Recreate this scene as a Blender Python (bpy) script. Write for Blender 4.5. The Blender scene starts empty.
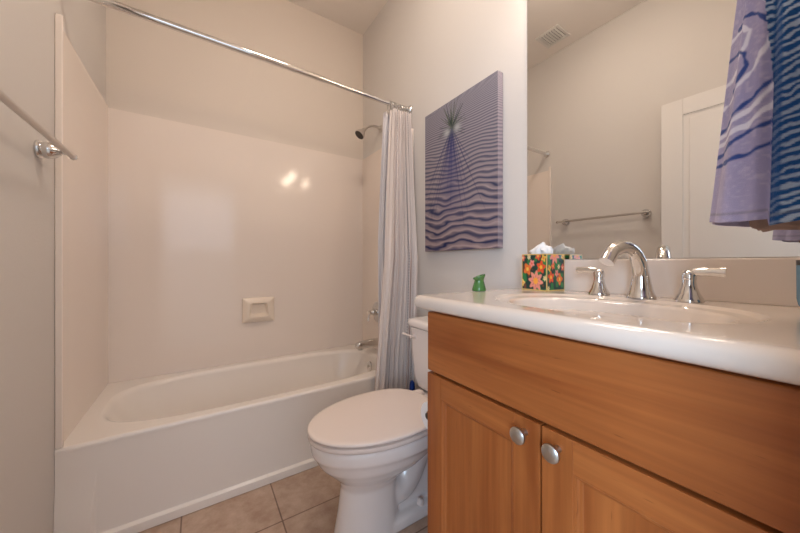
import bpy, bmesh, math, random
import numpy as np
from math import sin, cos, pi, sqrt
random.seed(3)
SC = bpy.context.scene
COL = SC.collection

def lin(c):
    c = c / 255.0
    return c / 12.92 if c <= 0.04045 else ((c + 0.055) / 1.055) ** 2.4
def rgb(r, g, b):
    return (lin(r), lin(g), lin(b), 1.0)

# ------------------------------------------------------------------ camera, world, light
H = 1.02                                  # eye height
W_L, W_R = -0.413, 1.107                  # left and right walls
Y_FAR, Y_BACK = 2.22, -0.03               # far wall of the tub, wall with the doorway
CEIL = 2.865
cam = bpy.data.cameras.new('camera'); camo = bpy.data.objects.new('camera', cam); COL.objects.link(camo)
camo.location = (0, 0, H)
camo.rotation_euler = (pi / 2, 0, -math.atan2(0.5505, 0.8348))
cam.sensor_width = 36; cam.lens = 36 * 305 / 800.0
cam.shift_y = -3.0 / 800
cam.clip_start = 0.01
SC.camera = camo

wd = bpy.data.worlds.new('world'); SC.world = wd; wd.use_nodes = True
bg = wd.node_tree.nodes['Background']; bg.inputs[0].default_value = (0.55, 0.7, 1.0, 1); bg.inputs[1].default_value = 0.6

def area(name, loc, rot, sx, sy, power, color):
    l = bpy.data.lights.new(name, 'AREA'); l.shape = 'RECTANGLE'; l.size = sx; l.size_y = sy
    l.energy = power; l.color = color
    o = bpy.data.objects.new(name, l); o.location = loc; o.rotation_euler = rot; COL.objects.link(o); return o
# daylight entering by the window of the room behind the doorway
area('window_daylight', (-0.1, -2.95, 1.87), (pi / 2, 0, 0), 1.9, 1.1, 8, (0.80, 0.88, 1.0))
area('side_fill_daylight', (-1.75, -1.5, 1.5), (pi / 2, 0, -pi / 2), 1.6, 1.4, 64, (0.58, 0.77, 1.0))  # added fill from an unseen side, strengthens the bluish daylight through the doorway
BULB = 19.0; CEIL_FILL = 19.0
SC.view_settings.view_transform = 'Standard'
SC.view_settings.look = 'None'
SC.view_settings.exposure = 0.74
SC.view_settings.gamma = 1.0
SC.view_settings.use_curve_mapping = False

# ------------------------------------------------------------------ materials
def mat(name, color, rough=0.5, metal=0.0, spec=0.5, bump=0.0, bscale=80.0, vary=0.0, vscale=6.0,
        coat=0.0, trans=0.0, sss=0.0, emit=None, estr=0.0, attr=None, sheen=0.0):
    m = bpy.data.materials.new(name); m.use_nodes = True
    nt = m.node_tree; b = nt.nodes['Principled BSDF']
    b.inputs['Base Color'].default_value = color
    b.inputs['Roughness'].default_value = rough
    b.inputs['Metallic'].default_value = metal
    b.inputs['Specular IOR Level'].default_value = spec
    b.inputs['Coat Weight'].default_value = coat
    b.inputs['Coat Roughness'].default_value = 0.06
    b.inputs['Transmission Weight'].default_value = trans
    b.inputs['Sheen Weight'].default_value = sheen
    if sss:
        b.inputs['Subsurface Weight'].default_value = sss
        b.inputs['Subsurface Radius'].default_value = (0.02, 0.015, 0.012)
    if emit:
        b.inputs['Emission Color'].default_value = emit
        b.inputs['Emission Strength'].default_value = estr
    tc = nt.nodes.new('ShaderNodeTexCoord')
    if vary:
        n = nt.nodes.new('ShaderNodeTexNoise'); n.inputs['Scale'].default_value = vscale
        n.inputs['Detail'].default_value = 4
        nt.links.new(tc.outputs['Object'], n.inputs['Vector'])
        mp = nt.nodes.new('ShaderNodeMapRange'); mp.inputs[3].default_value = 1 - vary; mp.inputs[4].default_value = 1 + vary
        nt.links.new(n.outputs['Fac'], mp.inputs[0])
        mx = nt.nodes.new('ShaderNodeMix'); mx.data_type = 'RGBA'; mx.blend_type = 'MULTIPLY'; mx.inputs[0].default_value = 1
        mx.inputs[6].default_value = color
        nt.links.new(mp.outputs[0], mx.inputs[7]); nt.links.new(mx.outputs[2], b.inputs['Base Color'])
    if bump:
        n = nt.nodes.new('ShaderNodeTexNoise'); n.inputs['Scale'].default_value = bscale; n.inputs['Detail'].default_value = 3
        nt.links.new(tc.outputs['Object'], n.inputs['Vector'])
        bp = nt.nodes.new('ShaderNodeBump'); bp.inputs['Strength'].default_value = bump; bp.inputs['Distance'].default_value = 0.002
        nt.links.new(n.outputs['Fac'], bp.inputs['Height']); nt.links.new(bp.outputs[0], b.inputs['Normal'])
    if attr:
        a = nt.nodes.new('ShaderNodeAttribute'); a.attribute_name = attr
        nt.links.new(a.outputs['Color'], b.inputs['Base Color'])
    return m

def wood(name, axis, seed):
    m = bpy.data.materials.new(name); m.use_nodes = True
    nt = m.node_tree; b = nt.nodes['Principled BSDF']; N = nt.nodes.new; L = nt.links.new
    tc = N('ShaderNodeTexCoord'); mp = N('ShaderNodeMapping')
    s = [9.0, 9.0, 9.0]; s['xyz'.index(axis)] = 0.9
    mp.inputs['Scale'].default_value = s; mp.inputs['Location'].default_value = (seed, seed * 1.7, seed * 0.6)
    L(tc.outputs['Object'], mp.inputs['Vector'])
    n1 = N('ShaderNodeTexNoise'); n1.inputs['Scale'].default_value = 1.6; n1.inputs['Detail'].default_value = 5; n1.inputs['Distortion'].default_value = 0.6
    L(mp.outputs[0], n1.inputs['Vector'])
    mp2 = N('ShaderNodeMapping'); s2 = [120.0, 120.0, 120.0]; s2['xyz'.index(axis)] = 3.5
    mp2.inputs['Scale'].default_value = s2; L(tc.outputs['Object'], mp2.inputs['Vector'])
    n2 = N('ShaderNodeTexNoise'); n2.inputs['Scale'].default_value = 1.0; n2.inputs['Detail'].default_value = 3
    L(mp2.outputs[0], n2.inputs['Vector'])
    cr = N('ShaderNodeValToRGB'); e = cr.color_ramp.elements
    e[0].position = 0.3; e[0].color = rgb(150, 80, 36)
    e[1].position = 0.68; e[1].color = rgb(184, 110, 56)
    L(n1.outputs['Fac'], cr.inputs[0])
    mr = N('ShaderNodeMapRange'); mr.inputs[1].default_value = 0.3; mr.inputs[2].default_value = 0.7
    mr.inputs[3].default_value = 0.88; mr.inputs[4].default_value = 1.08
    L(n2.outputs['Fac'], mr.inputs[0])
    # sparse darker flecks along the grain
    mp3 = N('ShaderNodeMapping'); s3 = [260.0, 260.0, 260.0]; s3['xyz'.index(axis)] = 22.0
    mp3.inputs['Scale'].default_value = s3; mp3.inputs['Location'].default_value = (seed * 3, seed, 2); L(tc.outputs['Object'], mp3.inputs['Vector'])
    n3 = N('ShaderNodeTexNoise'); n3.inputs['Scale'].default_value = 1.0; n3.inputs['Detail'].default_value = 1
    L(mp3.outputs[0], n3.inputs['Vector'])
    m3 = N('ShaderNodeMapRange'); m3.inputs[1].default_value = 0.74; m3.inputs[2].default_value = 0.80; m3.inputs[3].default_value = 1.0; m3.inputs[4].default_value = 0.68
    L(n3.outputs['Fac'], m3.inputs[0])
    mu = N('ShaderNodeMath'); mu.operation = 'MULTIPLY'; L(mr.outputs[0], mu.inputs[0]); L(m3.outputs[0], mu.inputs[1])
    mx = N('ShaderNodeMix'); mx.data_type = 'RGBA'; mx.blend_type = 'MULTIPLY'; mx.inputs[0].default_value = 1
    L(cr.outputs[0], mx.inputs[6]); L(mu.outputs[0], mx.inputs[7]); L(mx.outputs[2], b.inputs['Base Color'])
    b.inputs['Roughness'].default_value = 0.38; b.inputs['Specular IOR Level'].default_value = 0.4
    return m

def tile_mat():
    m = bpy.data.materials.new('floor_tile'); m.use_nodes = True
    nt = m.node_tree; b = nt.nodes['Principled BSDF']; N = nt.nodes.new; L = nt.links.new
    tc = N('ShaderNodeTexCoord'); mp = N('ShaderNodeMapping')
    P = 0.335
    mp.inputs['Scale'].default_value = (1 / P, 1 / P, 1)
    mp.inputs['Location'].default_value = (-0.265 / P, -1.175 / P, 0)
    L(tc.outputs['Object'], mp.inputs['Vector'])
    br = N('ShaderNodeTexBrick'); br.offset = 0; br.squash = 1
    br.inputs['Scale'].default_value = 1; br.inputs['Brick Width'].default_value = 1; br.inputs['Row Height'].default_value = 1
    br.inputs['Mortar Size'].default_value = 0.009; br.inputs['Mortar Smooth'].default_value = 0.15; br.inputs['Bias'].default_value = -0.2
    br.inputs['Color1'].default_value = (1, 1, 1, 1); br.inputs['Color2'].default_value = (0.84, 0.83, 0.82, 1)
    br.inputs['Mortar'].default_value = (0.42, 0.38, 0.36, 1)
    L(mp.outputs[0], br.inputs['Vector'])
    n1 = N('ShaderNodeTexNoise'); n1.inputs['Scale'].default_value = 14; n1.inputs['Detail'].default_value = 6; n1.inputs['Roughness'].default_value = 0.65
    L(tc.outputs['Object'], n1.inputs['Vector'])
    cr = N('ShaderNodeValToRGB'); e = cr.color_ramp.elements
    e[0].position = 0.32; e[0].color = rgb(184, 152, 130); e[1].position = 0.66; e[1].color = rgb(214, 188, 168)
    L(n1.outputs['Fac'], cr.inputs[0])
    mx = N('ShaderNodeMix'); mx.data_type = 'RGBA'; mx.blend_type = 'MULTIPLY'; mx.inputs[0].default_value = 1
    L(cr.outputs[0], mx.inputs[6]); L(br.outputs['Color'], mx.inputs[7]); L(mx.outputs[2], b.inputs['Base Color'])
    bp = N('ShaderNodeBump'); bp.inputs['Strength'].default_value = 0.5; bp.inputs['Distance'].default_value = 0.002; bp.invert = True
    L(br.outputs['Fac'], bp.inputs['Height']); L(bp.outputs[0], b.inputs['Normal'])
    b.inputs['Roughness'].default_value = 0.45
    return m

def curtain_mat():
    m = bpy.data.materials.new('curtain_cloth'); m.use_nodes = True
    nt = m.node_tree; b = nt.nodes['Principled BSDF']; N = nt.nodes.new; L = nt.links.new
    uv = N('ShaderNodeUVMap'); sp = N('ShaderNodeSeparateXYZ'); L(uv.outputs[0], sp.inputs[0])
    def line(freq, off, half):
        a = N('ShaderNodeMath'); a.operation = 'MULTIPLY_ADD'; a.inputs[1].default_value = freq; a.inputs[2].default_value = off
        L(sp.outputs[0], a.inputs[0])
        f = N('ShaderNodeMath'); f.operation = 'FRACT'; L(a.outputs[0], f.inputs[0])
        c = N('ShaderNodeMath'); c.operation = 'COMPARE'; c.inputs[1].default_value = 0.5; c.inputs[2].default_value = half
        L(f.outputs[0], c.inputs[0]); return c.outputs[0]
    def dash(freq, duty):
        a = N('ShaderNodeMath'); a.operation = 'MULTIPLY'; a.inputs[1].default_value = freq; L(sp.outputs[1], a.inputs[0])
        f = N('ShaderNodeMath'); f.operation = 'FRACT'; L(a.outputs[0], f.inputs[0])
        c = N('ShaderNodeMath'); c.operation = 'LESS_THAN'; c.inputs[1].default_value = duty; L(f.outputs[0], c.inputs[0]); return c.outputs[0]
    base = N('ShaderNodeRGB'); base.outputs[0].default_value = rgb(252, 244, 240)
    cur = base.outputs[0]
    for col, ln, ds in ((rgb(206, 172, 162), line(13, 0.0, 0.022), None),
                        (rgb(160, 156, 166), line(13, 0.5, 0.024), dash(110, 0.6)),
                        (rgb(206, 190, 192), line(26, 0.25, 0.02), dash(150, 0.5))):
        fac = ln
        if ds is not None:
            mm = N('ShaderNodeMath'); mm.operation = 'MULTIPLY'; L(ln, mm.inputs[0]); L(ds, mm.inputs[1]); fac = mm.outputs[0]
        mx = N('ShaderNodeMix'); mx.data_type = 'RGBA'; L(fac, mx.inputs[0]); L(cur, mx.inputs[6]); mx.inputs[7].default_value = col
        cur = mx.outputs[2]
    L(cur, b.inputs['Base Color']); b.inputs['Roughness'].default_value = 0.9; b.inputs['Specular IOR Level'].default_value = 0.1
    tl = N('ShaderNodeBsdfTranslucent'); L(cur, tl.inputs['Color'])
    ms = N('ShaderNodeMixShader'); ms.inputs[0].default_value = 0.12; L(b.outputs[0], ms.inputs[1]); L(tl.outputs[0], ms.inputs[2])
    L(ms.outputs[0], nt.nodes['Material Output'].inputs[0])
    return m

M = {}
M['wall'] = mat('wall_paint', rgb(223, 217, 211), 0.6, spec=0.25, bump=0.25, bscale=140)
M['wallwarm'] = mat('far_wall_warm', rgb(232, 220, 208), 0.5, spec=0.25, bump=0.25, bscale=140)  # warmer tone than the other walls, used on the far wall only
M['ceiling'] = mat('ceiling_paint', rgb(244, 236, 228), 0.85, spec=0.1)
M['floor'] = tile_mat()
M['surround'] = mat('surround_acrylic', rgb(247, 234, 223), 0.10, spec=0.4)
M['tub'] = mat('tub_acrylic', rgb(248, 240, 232), 0.16, spec=0.5)
M['soap'] = mat('soap_dish_bone', rgb(246, 230, 212), 0.25)
M['chrome'] = mat('chrome', (0.74, 0.73, 0.72, 1), 0.07, metal=1.0)
M['nickel'] = mat('brushed_nickel', (0.55, 0.54, 0.52, 1), 0.30, metal=1.0)
M['satin'] = mat('satin_nickel_bar', (0.62, 0.58, 0.55, 1), 0.28, metal=1.0)
M['mirror'] = mat('mirror_glass', (0.80, 0.80, 0.79, 1), 0.0, metal=1.0)
M['porcelain'] = mat('porcelain', rgb(244, 236, 232), 0.10, spec=0.5, coat=0.4)
M['seat'] = mat('seat_plastic', rgb(244, 230, 222), 0.26, spec=0.5)
M['counter'] = mat('cultured_marble', rgb(228, 214, 202), 0.12, spec=0.5, coat=0.3)
M['dark'] = mat('dark_gap', rgb(60, 40, 30), 0.9)
M['darkmetal'] = mat('dark_bronze', (0.10, 0.09, 0.085, 1), 0.35, metal=1.0)
M['spray'] = mat('spray_face_rubber', rgb(70, 66, 62), 0.6)
M['white'] = mat('white_door_paint', rgb(236, 230, 224), 0.4, spec=0.3)
M['plastic'] = mat('white_vent_plastic', rgb(230, 226, 220), 0.5)
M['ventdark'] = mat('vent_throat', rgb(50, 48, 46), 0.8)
M['curtain'] = curtain_mat()
M['liner'] = mat('liner_vinyl', rgb(244, 240, 242), 0.45, trans=0.0)
M['attr'] = mat('printed_canvas', (1, 1, 1, 1), 0.8, spec=0.1, attr='Col', bump=0.15, bscale=900)
M['boxpaper'] = mat('printed_card', (1, 1, 1, 1), 0.45, attr='Col')
M['towel'] = mat('batik_cotton', (1, 1, 1, 1), 0.95, spec=0.05, attr='Col', bump=0.5, bscale=600, sheen=0.2)
M['tissue'] = mat('tissue_paper', rgb(250, 250, 252), 0.9, spec=0.1)
M['roll'] = mat('toilet_paper', rgb(248, 246, 246), 0.95, spec=0.05)
M['card'] = mat('cardboard_core', rgb(170, 140, 110), 0.9)
M['green'] = mat('green_glass', rgb(84, 138, 72), 0.15, trans=0.15, spec=0.6)
M['blue'] = mat('blue_glaze', rgb(98, 140, 168), 0.25, vary=0.12, vscale=20)
M['rim'] = mat('dark_rim', rgb(40, 38, 46), 0.4)
M['brightblue'] = mat('blue_plastic', rgb(20, 60, 150), 0.35)
M['shade'] = mat('frosted_bulb_glass', (1, 1, 1, 1), 0.4, emit=(1.0, 0.80, 0.62, 1), estr=BULB)
M['ceilfill'] = mat('ceiling_fill_glow', (1, 1, 1, 1), 0.4, emit=(1.0, 0.86, 0.74, 1), estr=CEIL_FILL)  # glow of the added ceiling fill
M['carpet'] = mat('hall_carpet', rgb(190, 176, 160), 0.95, vary=0.1, vscale=60)

# ------------------------------------------------------------------ mesh helpers
def wloc(o):
    v = [0.0, 0.0, 0.0]
    while o is not None:
        v = [v[i] + o.location[i] for i in range(3)]; o = o.parent
    return v

class G:
    """collects vertices (world metres) and faces for one mesh"""
    def __init__(s): s.v = []; s.f = []; s.uv = None
    def add(s, vs, fs):
        k = len(s.v); s.v += [tuple(map(float, p)) for p in vs]; s.f += [tuple(i + k for i in f) for f in fs]; return s
    def box(s, x0, x1, y0, y1, z0, z1, bev=0.0, seg=2):
        bm = bmesh.new(); bmesh.ops.create_cube(bm, size=1)
        for v in bm.verts:
            v.co = ((x0 + x1) / 2 + v.co.x * (x1 - x0), (y0 + y1) / 2 + v.co.y * (y1 - y0), (z0 + z1) / 2 + v.co.z * (z1 - z0))
        if bev: bmesh.ops.bevel(bm, geom=list(bm.edges), offset=bev, segments=seg, affect='EDGES', profile=0.5)
        bm.verts.index_update()
        s.add([tuple(v.co) for v in bm.verts], [[v.index for v in f.verts] for f in bm.faces]); bm.free(); return s
    def loft(s, loops, cap0=True, cap1=True, closed=True):
        n = len(loops[0]); vs = [p for l in loops for p in l]; fs = []
        for i in range(len(loops) - 1):
            for j in range(n if closed else n - 1):
                a = i * n + j; b = i * n + (j + 1) % n
                fs.append((a, b, b + n, a + n))
        if cap0: fs.append(tuple(reversed(range(n))))
        if cap1: fs.append(tuple((len(loops) - 1) * n + j for j in range(n)))
        return s.add(vs, fs)
    def lathe(s, prof, c, axis=(0, 0, 1), n=32, cap0=True, cap1=True):
        u, w, a = frame(axis)
        loops = []
        for r, h in prof:
            loops.append([tuple(c[k] + a[k] * h + r * (cos(2 * pi * j / n) * u[k] + sin(2 * pi * j / n) * w[k]) for k in range(3)) for j in range(n)])
        return s.loft(loops, cap0, cap1)
    def tube(s, pts, rad, n=16, flat=None):
        pts = [np.array(p, float) for p in pts]
        if not hasattr(rad, '__len__'): rad = [rad] * len(pts)
        T = [pts[min(i + 1, len(pts) - 1)] - pts[max(i - 1, 0)] for i in range(len(pts))]
        T = [t / np.linalg.norm(t) for t in T]
        u = np.array(frame(T[0])[0]); loops = []
        for i, p in enumerate(pts):
            u = u - T[i] * np.dot(u, T[i]); u /= np.linalg.norm(u); w = np.cross(T[i], u)
            ru, rw = (rad[i], rad[i]) if not hasattr(rad[i], '__len__') else rad[i]
            loops.append([tuple(p + ru * cos(2 * pi * j / n) * u + rw * sin(2 * pi * j / n) * w) for j in range(n)])
        return s.loft(loops)
    def sphere(s, c, r, n=20, m=12, sc=(1, 1, 1)):
        loops = []
        for i in range(1, m):
            t = pi * i / m
            loops.append([(c[0] + sc[0] * r * sin(t) * cos(2 * pi * j / n), c[1] + sc[1] * r * sin(t) * sin(2 * pi * j / n), c[2] - sc[2] * r * cos(t)) for j in range(n)])
        return s.loft(loops)

def frame(a):
    a = np.array(a, float); a /= np.linalg.norm(a)
    h = np.array((0, 0, 1.0)) if abs(a[2]) < 0.9 else np.array((1.0, 0, 0))
    u = np.cross(h, a); u /= np.linalg.norm(u); w = np.cross(a, u)
    return u, w, a

def obj(name, g, m, parent=None, smooth=40, colors=None, uvs=None):
    vs = g.v
    if parent is None:
        A = np.array(vs); o3 = [(A[:, 0].min() + A[:, 0].max()) / 2, (A[:, 1].min() + A[:, 1].max()) / 2, A[:, 2].min()]
    else: o3 = wloc(parent)
    me = bpy.data.meshes.new(name)
    me.from_pydata([(p[0] - o3[0], p[1] - o3[1], p[2] - o3[2]) for p in vs], [], g.f)
    bm = bmesh.new(); bm.from_mesh(me); bmesh.ops.recalc_face_normals(bm, faces=bm.faces); bm.to_mesh(me); bm.free()
    if colors is not None:
        ca = me.color_attributes.new('Col', 'FLOAT_COLOR', 'POINT')
        ca.data.foreach_set('color', np.asarray(colors, np.float32).ravel())
    if uvs is not None:
        ul = me.uv_layers.new(name='UVMap')
        li = np.zeros(len(me.loops), int); me.loops.foreach_get('vertex_index', li)
        ul.data.foreach_set('uv', np.asarray(uvs, np.float32)[li].ravel())
    if smooth:
        me.polygons.foreach_set('use_smooth', [True] * len(me.polygons))
        me.set_sharp_from_angle(angle=math.radians(smooth))
    if isinstance(m, str): m = M[m]
    me.materials.append(m)
    o = bpy.data.objects.new(name, me); COL.objects.link(o); o.parent = parent
    if smooth and (smooth <= 40 or name in ('slab', 'basin', 'skirt', 'lid', 'tank_lid', 'tank')):
        wn = o.modifiers.new('flat_faces', 'WEIGHTED_NORMAL'); wn.keep_sharp = True; wn.weight = 100
    if parent is None: o.location = o3
    return o

def tag(o, label, cat, group=None, kind=None):
    o['label'] = label; o['category'] = cat
    if group: o['group'] = group
    if kind: o['kind'] = kind
    return o
def thing(name, loc, label, cat, group=None):
    o = bpy.data.objects.new(name, None); o.empty_display_size = 0.05; o.location = loc; COL.objects.link(o)
    return tag(o, label, cat, group)
def struct(name, g, m, smooth=None):
    o = obj(name, g, m, None, smooth); o['kind'] = 'structure'; return o

def rrect(cx, cy, hx, hy, r, z, n=8):
    p = []
    for qx, qy, a0 in ((1, 1, 0), (-1, 1, pi / 2), (-1, -1, pi), (1, -1, 3 * pi / 2)):
        for k in range(n + 1):
            a = a0 + pi / 2 * k / n
            p.append((cx + qx * (hx - r) + r * cos(a), cy + qy * (hy - r) + r * sin(a), z))
    return p
def bez(p0, p1, p2, p3, n):
    r = []
    for i in range(n + 1):
        t = i / n; a = (1 - t) ** 3; b = 3 * t * (1 - t) ** 2; c = 3 * t * t * (1 - t); d = t ** 3
        r.append(tuple(a * p0[k] + b * p1[k] + c * p2[k] + d * p3[k] for k in range(3)))
    return r
def sm(x, w):
    t = min(1, max(0, x / w)); return t * t * (3 - 2 * t)

# ------------------------------------------------------------------ the room
T = 0.12
struct('wall_left', G().box(W_L - T, W_L, Y_BACK - T, Y_FAR + T, 0, CEIL), 'wall')
struct('wall_right', G().box(W_R, W_R + T, Y_BACK - T, Y_FAR + T, 0, CEIL), 'wall')
struct('wall_far', G().box(W_L, W_R, Y_FAR, Y_FAR + T, 0, CEIL), 'wallwarm')
DX0, DX1, DZ = -0.38, 0.38, 2.06
wb = G().box(W_L, DX0, Y_BACK - T, Y_BACK, 0, CEIL).box(DX1, W_R, Y_BACK - T, Y_BACK, 0, CEIL).box(DX0, DX1, Y_BACK - T, Y_BACK, DZ, CEIL)
struct('wall_back', wb, 'wall')
struct('floor', G().box(W_L - T, W_R + T, Y_BACK - T, Y_FAR + T, -0.1, 0), 'floor')
struct('ceiling', G().box(W_L - T, W_R + T, Y_BACK - T, Y_FAR + T, CEIL, CEIL + 0.1), 'ceiling')
# the room behind the doorway
hx0, hx1, hy0, hy1 = -1.8, 1.8, -3.0, Y_BACK - T
struct('floor_hall', G().box(hx0, hx1, hy0, hy1, -0.1, -0.002), 'carpet')
struct('ceiling_hall', G().box(hx0, hx1, hy0, hy1, CEIL, CEIL + 0.1), 'ceiling')
struct('wall_hall_left', G().box(hx0 - 0.1, hx0, hy0, -2.3, 0, CEIL).box(hx0 - 0.1, hx0, -.7, hy1, 0, CEIL).box(hx0 - 0.1, hx0, -2.3, -.7, 0, .8).box(hx0 - 0.1, hx0, -2.3, -.7, 2.2, CEIL), 'wall')
g = G()
for a in (-2.3, -1.52, -.74): g.box(hx0 - .06, hx0 - .02, a, a + .04, .8, 2.2)
for a in (.8, 2.16): g.box(hx0 - .06, hx0 - .02, -2.3, -.7, a, a + .04)
struct('added_window_2', g, 'white')  # unseen side window, added to let in the extra daylight
struct('wall_hall_right', G().box(hx1, hx1 + 0.1, hy0, hy1, 0, CEIL), 'wall')
g = G().box(hx0, -1.1, hy0 - 0.1, hy0, 0, CEIL).box(0.9, hx1, hy0 - 0.1, hy0, 0, CEIL).box(-1.1, 0.9, hy0 - 0.1, hy0, 0, 1.32).box(-1.1, 0.9, hy0 - 0.1, hy0, 2.32, CEIL)
struct('wall_hall_back', g, 'wall')
struct('wall_hall_front', G().box(hx0, W_L - T, hy1, hy1 + 0.1, 0, CEIL).box(W_R + T, hx1, hy1, hy1 + 0.1, 0, CEIL), 'wall')
g = G()
for a in (-1.1, -0.14, 0.86): g.box(a, a + 0.04, hy0 - 0.06, hy0 - 0.02, 1.32, 2.36)
for a in (1.32, 1.8, 2.28): g.box(-1.1, 0.9, hy0 - 0.055, hy0 - 0.025, a, a + 0.04)
struct('window_1', g, 'white')
# door casing on both faces of the doorway wall
def casing(name, y0, y1, xl):
    g = G()
    g.box(DX0 - xl, DX0, y0, y1, 0, DZ + 0.06, 0.004).box(DX1, DX1 + 0.06, y0, y1, 0, DZ + 0.06, 0.004).box(DX0, DX1, y0, y1, DZ, DZ + 0.06, 0.004)
    struct(name, g, 'white', 30)
casing('trim_1', Y_BACK, Y_BACK + 0.014, 0.03)
casing('trim_2', Y_BACK - T - 0.014, Y_BACK - T, 0.06)
struct('trim_3', G().box(DX0, DX0 + 0.012, Y_BACK - T, Y_BACK, 0, DZ).box(DX1 - 0.012, DX1, Y_BACK - T, Y_BACK, 0, DZ).box(DX0 + 0.012, DX1 - 0.012, Y_BACK - T, Y_BACK, DZ - 0.012, DZ), 'white')
struct('baseboard_right', G().box(W_R - 0.013, W_R, 0.76, 1.50, 0, 0.085, 0.003), 'white', 30)
struct('baseboard_left', G().box(W_L, W_L + 0.013, 0.80, 1.49, 0, 0.085, 0.003), 'white', 30)

# door leaf folded back against the left wall
def door_leaf():
    hx, hy = DX0 + 0.012, Y_BACK + 0.025; ang = math.radians(2.2); wdt = 0.727; th = 0.035; z0, z1 = 0.012, 2.045
    def P(s, d, z):     # s along the leaf, d towards the room
        return (hx + s * sin(ang) + d * cos(ang), hy + s * cos(ang) - d * sin(ang), z)
    root = bpy.data.objects.new('door_1', None); root.location = (hx, hy, 0); COL.objects.link(root); root['kind'] = 'structure'
    def slab(s0, s1, d0, d1, a, b, bev=0.0):
        g0 = G().box(s0, s1, d0, d1, a, b, bev)
        return [P(*v) for v in g0.v], g0.f
    g = G()
    st = 0.105
    for s0, s1, a, b in ((0, st, z0, z1), (wdt - st, wdt, z0, z1), (st, wdt - st, z1 - 0.10, z1), (st, wdt - st, z0, 0.22), (st, wdt - st, 0.74, 0.87)):
        g.add(*slab(s0, s1, 0, th, a, b, 0.002))
    obj('door_frame', g, 'white', root, 30)
    for a, b in ((0.22, 0.74), (0.87, z1 - 0.10)):
        g = G(); g.add(*slab(st, wdt - st, 0.009, th - 0.009, a, b)); g.add(*slab(st + 0.03, wdt - st - 0.03, 0.004, th - 0.004, a + 0.03, b - 0.03, 0.003))
        obj('door_panel', g, 'white', root, 30)
    k = G(); c = P(wdt - 0.06, th, 1.015); ax = (cos(ang), -sin(ang), 0)
    k.lathe([(0.031, 0), (0.031, 0.004), (0.024, 0.008), (0.011, 0.012), (0.011, 0.03), (0.017, 0.036), (0.022, 0.045), (0.021, 0.053), (0.014, 0.060), (0.002, 0.062)], c, ax)
    obj('door_knob', k, 'chrome', root)
door_leaf()

# ------------------------------------------------------------------ bathtub
TY0, TY1, RIM = 1.521, Y_FAR - 0.012, 0.382
tub = thing('bathtub', ((W_L + W_R) / 2, (TY0 + TY1) / 2, 0), 'glossy cream alcove bathtub with a plain skirted front, along the far wall', 'bathtub')
def tub_body():
    NT = 128
    cx, cy = (W_L + W_R) / 2, 1.875
    X0, X1 = W_L + 0.0008, W_R - 0.0008
    def rect(z, inset):
        x0, x1, y0, y1 = X0 + 0, X1 - 0, TY0 + inset, TY1
        out = []
        ca = [math.atan2(y1 - cy, x1 - cx), math.atan2(y1 - cy, x0 - cx), math.atan2(y0 - cy, x0 - cx) + 2 * pi, math.atan2(y0 - cy, x1 - cx) + 2 * pi]
        ca.append(ca[0] + 2 * pi)
        for s in range(4):
            for k in range(NT // 4):
                u = k / (NT // 4)
                C = [(x1, y1), (x0, y1), (x0, y0), (x1, y0), (x1, y1)]
                out.append((C[s][0] * (1 - u) + C[s + 1][0] * u, C[s][1] * (1 - u) + C[s + 1][1] * u, z))
        return out
    def sup(hx, hy, n, z, ox=0, oy=0):
        out = []
        ref = rect(0, 0)
        for (x, y, _) in ref:
            a = math.atan2((y - cy) / 0.345, (x - cx) / 0.76)
            c_, s_ = cos(a), sin(a)
            r = (abs(c_) ** n + abs(s_) ** n) ** (-1 / n)
            out.append((cx + ox + hx * r * c_, cy + oy + hy * r * s_, z))
        return out
    L = [rect(RIM - 0.02, 0.0), rect(RIM - 0.011, 0.0), rect(RIM - 0.0075, 0.001), rect(RIM - 0.003, 0.0035), rect(RIM - 0.0006, 0.007), rect(RIM, 0.012)]
    L += [sup(0.70, 0.298, 3.6, RIM - 0.0005, 0, -.006), sup(0.692, 0.290, 3.5, RIM - 0.003, 0, -.006), sup(0.683, 0.282, 3.4, RIM - 0.010, 0, -.006), sup(0.675, 0.275, 3.4, RIM - 0.025, 0, -.006),
          sup(0.645, 0.26, 3.4, RIM - 0.10, 0.01), sup(0.57, 0.225, 3.4, RIM - 0.22, 0.02), sup(0.54, 0.205, 3.2, RIM - 0.29, 0.03),
          sup(0.49, 0.17, 3.0, RIM - 0.315, 0.035), sup(0.2, 0.06, 2.5, RIM - 0.322, 0.04)]
    return G().loft(L, cap0=False, cap1=True)
obj('basin', tub_body(), 'tub', tub, 60)
# skirt: a shallow raised border to the left and along the bottom
g = G(); NX, NZ = 90, 60
xs = [W_L + 0.001 + (W_R - W_L - 0.002) * i / NX for i in range(NX + 1)]
xs = sorted(set(xs + [W_L + 0.09 + 0.002 * i for i in range(10)])); zs = sorted(set([0.002 + 0.364 * i / 40 for i in range(41)] + [0.034 + 0.0015 * i for i in range(9)]))
vs = []; nx, nz = len(xs), len(zs)
for z in zs:
    for x in xs:
        y = 1.509 + 0.0135 * max(sm(x - (W_L + 0.09), 0.014) * sm(z - 0.034, 0.009), sm(z - .08, .20))
        if z < 0.10: pass
        vs.append((x, y, z))
fs = [(j * nx + i, j * nx + i + 1, (j + 1) * nx + i + 1, (j + 1) * nx + i) for j in range(nz - 1) for i in range(nx - 1)]
g.add(vs, fs)
g.add([(xs[0], 1.545, 0.002), (xs[-1], 1.545, 0.002), (xs[-1], 1.545, 0.366), (xs[0], 1.545, 0.366), (xs[0], 1.5225, 0.366), (xs[-1], 1.5225, 0.366)], [(0, 1, 2, 3), (3, 2, 5, 4)])
obj('skirt', g, 'tub', tub, 60)
obj('drain', G().lathe([(0.035, 0), (0.035, 0.003), (0.02, 0.004)], (0.86, 1.875, RIM - 0.322)), 'chrome', tub)
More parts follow.
